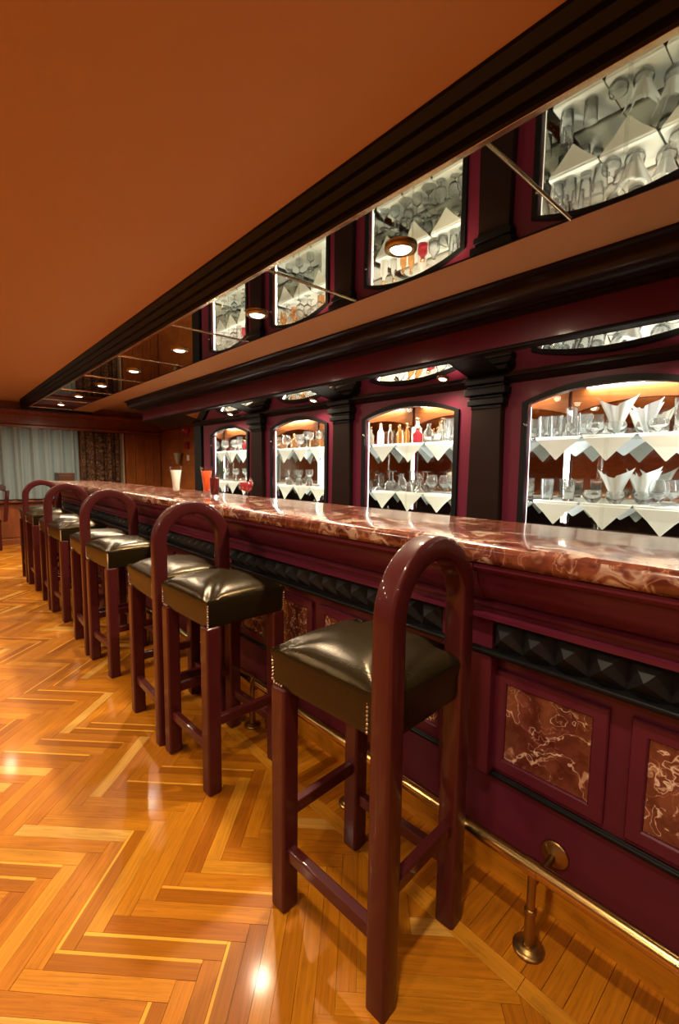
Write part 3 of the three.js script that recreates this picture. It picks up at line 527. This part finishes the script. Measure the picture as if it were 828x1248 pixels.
M.porcelain = phy({ color: lin(0.75, 0.75, 0.72), roughness: 0.3, clearcoat: 0.4 });
const glassNames = { tumbler: ['tumbler', 'clear tumbler'], lowball: ['lowball_glass', 'low clear glass'], tall: ['highball_glass', 'tall clear glass'], wine: ['wine_glass', 'stemmed wine glass'], martini: ['cocktail_glass', 'flared cocktail glass'], snifter: ['snifter', 'round snifter glass'], bowl: ['glass_bowl', 'round clear glass bowl'], decanter: ['decanter', 'clear glass decanter'] };
const rows = {};
function putGlass(kind, x, y, a, where, flip) {
  const [nm, lb] = glassNames[kind]; const g = G[kind];
  const base = `${flip ? 'upturned ' : ''}${lb} ${where}`; const m = solo(nm, g, M.cutGlass, base, 'glass', [x, y, -a], base); (rows[base] = rows[base] || []).push(m);
  if (flip) { m.rotation.x = Math.PI; g.computeBoundingBox(); m.position.y = y + g.boundingBox.max.y; } return m;
}
function bottle(x, y, a, mat, label, h = 0.15, r = 0.026) {
  const t = thing('bottle', label, 'bottle', [x, y, -a]);
  part('body', lathe([[0, 0], [r, 0], [r, 0.004], [r, h * 0.56], [r * 0.42, h * 0.74], [r * 0.38, h * 0.92], [0, h * 0.92]], 18), mat, t);
  part('cap', lathe([[0, h * 0.88], [r * 0.46, h * 0.88], [r * 0.46, h], [0, h]], 14), M.gold, t); return t;
}
// folded napkin standing in a goblet: two wings rising to points
function napkinFan(x, y, a, s, turn, label) {
  const t = thing('napkin_goblet', label, 'napkin', [x, y, -a], undefined, turn);
  part('goblet', G.bowl, M.cutGlass, t);
  const wing = (h, w, lean, z0) => {
    const n = 10, pos = [], uv = []; const P = (u, v, o) => { // u -1..1 across, v 0..1 up
      const half = w * (0.16 + 0.84 * Math.pow(v, 1.15)); const yTop = h * (0.74 + 0.26 * Math.pow(Math.abs(u), 1.6)) + (u > 0 ? 0.012 : 0); const fold = Math.cos(u * Math.PI * 2.5) * 0.008 * v;
      return [z0 + fold + lean * v + o + 0.035 * v * (1 - u * u) * -1, 0.012 + yTop * v, u * half];
    };
    const quad = (p, q, r, z) => { for (const e of [p, q, r, p, r, z]) { pos.push(...e); uv.push(e[2], e[1]); } };
    for (let i = 0; i < n * 2; i++) for (let j = 0; j < n; j++) for (const o of [0, 0.003]) { const u0 = -1 + i / n, u1 = -1 + (i + 1) / n, v0 = j / n, v1 = (j + 1) / n; const q = [P(u0, v0, o), P(u1, v0, o), P(u1, v1, o), P(u0, v1, o)]; o ? quad(...q) : quad(q[3], q[2], q[1], q[0]); }
    const g = new THREE.BufferGeometry(); g.setAttribute('position', new THREE.Float32BufferAttribute(pos, 3)); g.setAttribute('uv', new THREE.Float32BufferAttribute(uv, 2)); g.computeVertexNormals(); return g;
  };
  part('folded_napkin', merge([wing(0.165 * s, 0.085 * s, -0.012, -0.006), wing(0.145 * s, 0.062 * s, 0.02, 0.01)]), M.cloth, t, 'white folded napkin');
  return t;
}
const UP = 1.5185, LO = 1.1455;
{ // nearest cabinet
  const w1 = 'on the upper shelf of the nearest cabinet', w2 = 'on the lower shelf of the nearest cabinet';
  for (const [x, a] of [[2.76, 1.235], [2.86, 1.245], [2.76, 1.165], [2.86, 1.16], [2.77, 1.01], [2.87, 1.06]]) putGlass('tumbler', x, UP, a, w1);
  putGlass('tall', 2.78, UP, 1.09, w1); putGlass('tall', 2.76, UP, 0.565, w1); putGlass('tall', 2.85, UP, 0.56, w1); putGlass('tall', 2.79, UP, 0.49, w1); putGlass('tall', 2.88, UP, 0.485, w1);
  putGlass('bowl', 2.745, UP, 0.95, w1); putGlass('bowl', 2.745, UP, 0.655, w1); putGlass('lowball', 2.87, UP, 0.94, w1);
  napkinFan(2.77, UP, 0.85, 1.12, 0.25, 'white napkin folded into wings, nearer the lock side of the upper shelf, nearest cabinet');
  napkinFan(2.86, UP, 0.735, 1.0, -0.2, 'white winged napkin beside the tall glasses on the upper shelf, nearest cabinet');
  for (const [x, a] of [[2.76, 1.20], [2.77, 1.08], [2.86, 1.24]]) putGlass('tumbler', x, LO, a, w2);
  putGlass('bowl', 2.745, LO, 0.94, w2); putGlass('snifter', 2.745, LO, 0.63, w2); putGlass('snifter', 2.86, LO, 0.60, w2);
  napkinFan(2.77, LO, 0.835, 1.05, 0.1, 'white winged napkin beside the glass bowl on the lower shelf, nearest cabinet');
  napkinFan(2.86, LO, 0.725, 1.1, -0.25, 'white winged napkin beside the snifter on the lower shelf, nearest cabinet');
}
{ // second cabinet
  const w1 = 'on the upper shelf of the second cabinet', w2 = 'on the lower shelf of the second cabinet', c = cab[1];
  bottle(2.76, UP, 2.575, M.porcelain, 'white bottle at the far end of the upper shelf, second cabinet', 0.17, 0.028);
  bottle(2.79, UP, 2.50, M.glass, 'clear glass bottle on the upper shelf of the second cabinet', 0.16, 0.024);
  bottle(2.77, UP, 2.385, M.amber, 'left amber bottle on the upper shelf of the second cabinet', 0.15, 0.024);
  bottle(2.79, UP, 2.325, M.amber, 'right amber bottle on the upper shelf of the second cabinet', 0.16, 0.024);
  bottle(2.84, UP, 2.26, M.porcelain, 'white jug bottle behind the red flask, second cabinet', 0.20, 0.032);
  bottle(2.76, UP, 2.195, M.redLiquid, 'round red flask on the upper shelf of the second cabinet', 0.12, 0.036);
  putGlass('decanter', 2.77, UP, 2.10, w1); putGlass('lowball', 2.76, UP, 2.02, w1);
  for (const [x, a] of [[2.76, 1.93], [2.83, 1.955], [2.77, 1.865], [2.86, 1.885]]) putGlass('tall', x, UP, a, w1);
  for (const [x, a] of [[2.76, 2.585], [2.77, 2.375], [2.76, 2.155], [2.88, 2.27]]) putGlass('martini', x, LO, a, w2, true);
  for (const [x, a] of [[2.77, 2.48], [2.86, 2.52], [2.77, 2.265], [2.86, 2.17]]) putGlass('wine', x, LO, a, w2, true);
  putGlass('decanter', 2.87, LO, 2.43, w2); for (const [x, a] of [[2.76, 2.05], [2.79, 1.955], [2.76, 1.865]]) putGlass('snifter', x, LO, a, w2); putGlass('tall', 2.87, LO, 1.90, w2);
}
{ // third cabinet
  const w1 = 'on the upper shelf of the third cabinet', w2 = 'on the lower shelf of the third cabinet';
  for (const [x, a] of [[2.76, 3.90], [2.86, 3.82], [2.78, 3.70]]) putGlass('snifter', x, UP, a, w1); for (const [x, a] of [[2.76, 3.56], [2.85, 3.62], [2.80, 3.42]]) putGlass('wine', x, UP, a, w1); putGlass('tall', 2.76, UP, 3.25, w1); putGlass('tall', 2.86, UP, 3.30, w1);
  bottle(2.87, UP, 3.92, M.amber, 'amber bottle on the upper shelf of the third cabinet', 0.16, 0.034); bottle(2.86, UP, 3.48, M.amber, 'amber bottle right of centre in the third cabinet', 0.15, 0.034);
  for (let i = 0; i < 5; i++) putGlass('wine', 2.76 + (i % 2) * 0.07, LO, 3.86 - i * 0.085, w2, i % 2 === 0);
  solo('hanging_cloth', (() => { const g = new THREE.BoxGeometry(0.008, 0.30, 0.24, 1, 10, 16); const p = g.attributes.position; for (let i = 0; i < p.count; i++) { const z = p.getZ(i), y = p.getY(i); p.setX(i, p.getX(i) + 0.010 * Math.sin(z * 60) * (0.6 - y)); } g.computeVertexNormals(); return g; })(), M.cloth, 'white cloth standing at the right of the lower shelf, third cabinet', 'cloth', [2.80, LO + 0.152, -3.27]);
}
{ // farthest cabinet
  const w1 = 'on the upper shelf of the farthest cabinet', w2 = 'on the lower shelf of the farthest cabinet';
  for (const [x, a] of [[2.76, 5.22], [2.84, 5.12], [2.77, 5.0]]) putGlass('snifter', x, UP, a, w1); for (const [x, a] of [[2.76, 4.86], [2.85, 4.78], [2.77, 4.68]]) putGlass('tall', x, UP, a, w1); bottle(2.84, UP, 4.88, M.redLiquid, 'small red bottle on the upper shelf of the farthest cabinet', 0.13, 0.03);
  for (const [x, a] of [[2.76, 5.20], [2.82, 5.08], [2.76, 4.96], [2.82, 4.84], [2.76, 4.72]]) putGlass('wine', x, LO, a, w2);
}

// glasses of one kind on one shelf are told apart by their order
for (const list of Object.values(rows)) { if (list.length < 2) { delete list[0].userData.group; continue; } list.sort((p, q) => p.position.z / p.position.x - q.position.z / q.position.x); list.forEach((m, i) => { m.userData.label += `, ${ORD[i]} from the left`; }); }

// ------------------------------------------------------------------ drinks on the counter
function pilsner(x, a, mat, label, fill, withStraw) {
  const t = thing('cocktail', label, 'drink', [x, YT, -a], 'drinks on the counter');
  part('glass', lathe([[0, 0], [0.036, 0], [0.037, 0.005], [0.026, 0.012], [0.024, 0.028], [0.028, 0.09], [0.044, 0.205], [0.042, 0.205], [0.026, 0.09], [0.021, 0.030], [0, 0.026]], 24), M.drinkGlass, t);
  part('liquid', lathe([[0, 0.0275], [0.0205, 0.0315], [0.0250, 0.09], [0.0408 - (0.205 - fill) * 0.14, fill], [0, fill]], 24), mat, t);
  return t;
}
pilsner(1.31, 3.22, M.milk, 'tall flared glass of white milky cocktail on the counter', 0.178);
pilsner(1.452, 3.03, M.orangeDrink, 'tall flared glass of orange red cocktail on the counter', 0.176);
{
  const t = thing('cola_glass', 'dark cola tumbler beside the orange cocktail', 'drink', [1.44, YT, -2.885], 'drinks on the counter'); part('glass', lathe([[0, 0], [0.030, 0], [0.031, 0.004], [0.036, 0.155], [0.034, 0.155], [0.028, 0.012], [0, 0.010]], 22), M.drinkGlass, t); part('liquid', lathe([[0, 0.0115], [0.0275, 0.0135], [0.0325, 0.13], [0, 0.13]], 20), M.cola, t);
  const q = new THREE.CylinderGeometry(0.004, 0.004, 0.17, 8); q.rotateZ(-0.16); q.translate(0.008, 0.118, 0); part('straw', q, M.straw, t);
  const s = thing('brandy_snifter', 'round stemmed snifter of red drink on the counter', 'drink', [1.55, YT, -2.655], 'drinks on the counter'); part('glass', G.snifter, M.drinkGlass, s); part('liquid', lathe([[0, 0.0415], [0.034, 0.0575], [0.0435, 0.085], [0.041, 0.103], [0, 0.103]], 22), M.redLiquid, s);
}

// ------------------------------------------------------------------ far end of the room
function curtain(x0, x1, y0, y1, a, amp, wl, mat, nm, label) {
  const n = Math.round((x1 - x0) / wl * 10), pos = [], uv = []; const P = (i, y, o) => { const x = x0 + (x1 - x0) * i / n; const ph = x / wl * 6.283; return [x, y, -(a + o + amp * Math.sin(ph + 1.3 * Math.sin(x * 3.1)) + amp * 0.4 * Math.sin(ph * 2.3 + y))]; };
  const ys = 8; for (let i = 0; i < n; i++) for (let j = 0; j < ys; j++) for (const o of [0, 0.004]) { const ya = y0 + (y1 - y0) * j / ys, yb = y0 + (y1 - y0) * (j + 1) / ys; const q = [P(i, ya, o), P(i + 1, ya, o), P(i + 1, yb, o), P(i, yb, o)]; const s = o ? [3, 2, 1, 3, 1, 0] : [0, 1, 2, 0, 2, 3]; for (const k of s) { pos.push(...q[k]); uv.push(q[k][0] * 2, q[k][1] * 2); } }
  const g = new THREE.BufferGeometry(); g.setAttribute('position', new THREE.Float32BufferAttribute(pos, 3)); g.setAttribute('uv', new THREE.Float32BufferAttribute(uv, 2)); g.computeVertexNormals(); return solo(nm, g, mat, label, 'curtain');
}
curtain(-3.2, 1.96, 0.76, 1.93, 9.06, 0.032, 0.19, M.sheer, 'sheer_curtain', 'pale blue grey sheer curtain across the far window');
curtain(1.99, 2.62, 0.4, 1.93, 9.07, 0.02, 0.16, M.drape, 'patterned_drape', 'dark brown patterned drape beside the sheer curtain');
solo('curtain_tieback_board', box(2.655, 2.735, 0.4, 1.93, 9.14, 9.19, 0.004), M.cream, 'narrow pale board beside the patterned drape', 'board');
{
  const b = thing('alarm_bell', 'red round fire alarm bell on the wood wall', 'alarm', [X_RIGHT - 0.02, 2.0, -7.9]);
  const lat = (pts, seg) => { const g = lathe(pts, seg); g.rotateZ(Math.PI / 2); return g; };
  const d1 = part('bell_dome', lat([[0, 0.075], [0.05, 0.072], [0.085, 0.05], [0.10, 0.02], [0.10, 0]], 24), M.red, b); d1.position.y = -0.03; const cp = part('bell_boss', lat([[0, 0.09], [0.018, 0.088], [0.02, 0.07]], 12), M.plastic, b); cp.position.y = -0.03;
  part('strobe_box', box(-0.06, 0, 0.05, 0.14, -0.085, 0.085, 0.012), M.red, b);
  const c = thing('call_point', 'small square red fire call point below the alarm bell', 'alarm', [X_RIGHT - 0.02, 1.70, -7.9]); part('box', box(-0.045, 0, -0.06, 0.06, -0.07, 0.07, 0.008), M.red, c); part('press_plate', box(-0.049, -0.043, -0.03, 0.03, -0.04, 0.04, 0.002), M.woodDark, c);
  const s = thing('light_switch', 'small white light switch below the red call point', 'switch', [X_RIGHT - 0.02, 1.48, -7.88]); part('plate', box(-0.012, 0, -0.05, 0.05, -0.05, 0.05, 0.004), M.plastic, s); part('rocker', box(-0.018, -0.010, -0.028, 0.028, -0.02, 0.02, 0.003), M.plastic, s);
  const e = thing('wall_sconce', 'unlit fluted glass wall sconce beside the light switch', 'lamp', [X_RIGHT - 0.02, 1.46, -8.16]); part('shade', (() => { const g = lathe([[0.025, -0.13], [0.05, -0.08], [0.085, 0.06], [0.10, 0.15], [0.094, 0.15], [0.08, 0.06], [0.045, -0.075], [0.02, -0.12]], 20); g.translate(-0.11, 0, 0); return g; })(), phy({ color: lin(0.35, 0.30, 0.22), roughness: 0.3 }), e); part('bracket', box(-0.11, 0, -0.14, -0.11, -0.02, 0.02, 0.004), M.brassDark, e); e.scale.setScalar(0.72);
}
function diningChair(x, a, turn, label) {
  const t = thing('dining_chair', label, 'chair', [x, 0, -a], 'dining chairs by the far window', turn);
  for (const sx of [-1, 1]) { part('leg', box(sx * 0.19 - 0.02, sx * 0.19 + 0.02, 0, 0.44, -0.2, -0.16), M.stool, t); const g = sweepPath([[0, 0], [0, 0.44], [0.02, 0.7], [0.07, 0.98]], 0.02, 0.02); g.rotateY(-Math.PI / 2); g.translate(sx * 0.19, 0, -0.19); part('back_post', g, M.stool, t); }
  part('seat', box(-0.22, 0.22, 0.43, 0.48, -0.21, 0.21, 0.02), M.leather, t);
  const g = sweepPath([[-0.24, 0.97], [-0.1, 1.0], [0.1, 1.0], [0.24, 0.97]], 0.045, 0.014); g.translate(0, -0.02, 0.265); part('top_rail', g, M.stool, t); const g2 = box(-0.06, 0.06, 0.47, 0.94, -0.012, 0.012, 0.004); g2.rotateX(0.1); g2.translate(0, 0.0, 0.27); part('back_splat', g2, M.stool, t);
  return t;
}
diningChair(0.5, 8.55, 1.2, 'dark red wooden dining chair at the left edge before the curtain');
{ const t = thing('side_cupboard', 'small brown wooden cupboard before the curtain beyond the stools', 'cupboard', [1.66, 0, -8.75]); part('body', box(-0.12, 0.12, 0, 1.2, -0.15, 0.15, 0.008), M.walnut, t); part('door', box(-0.105, 0.105, 0.08, 1.16, -0.168, -0.151, 0.004), M.walnut, t); const k = new THREE.SphereGeometry(0.012, 10, 8); k.translate(0.1, 0.7, 0.175); part('knob', k, M.brassDark, t); }

renderer.render(scene, camera);
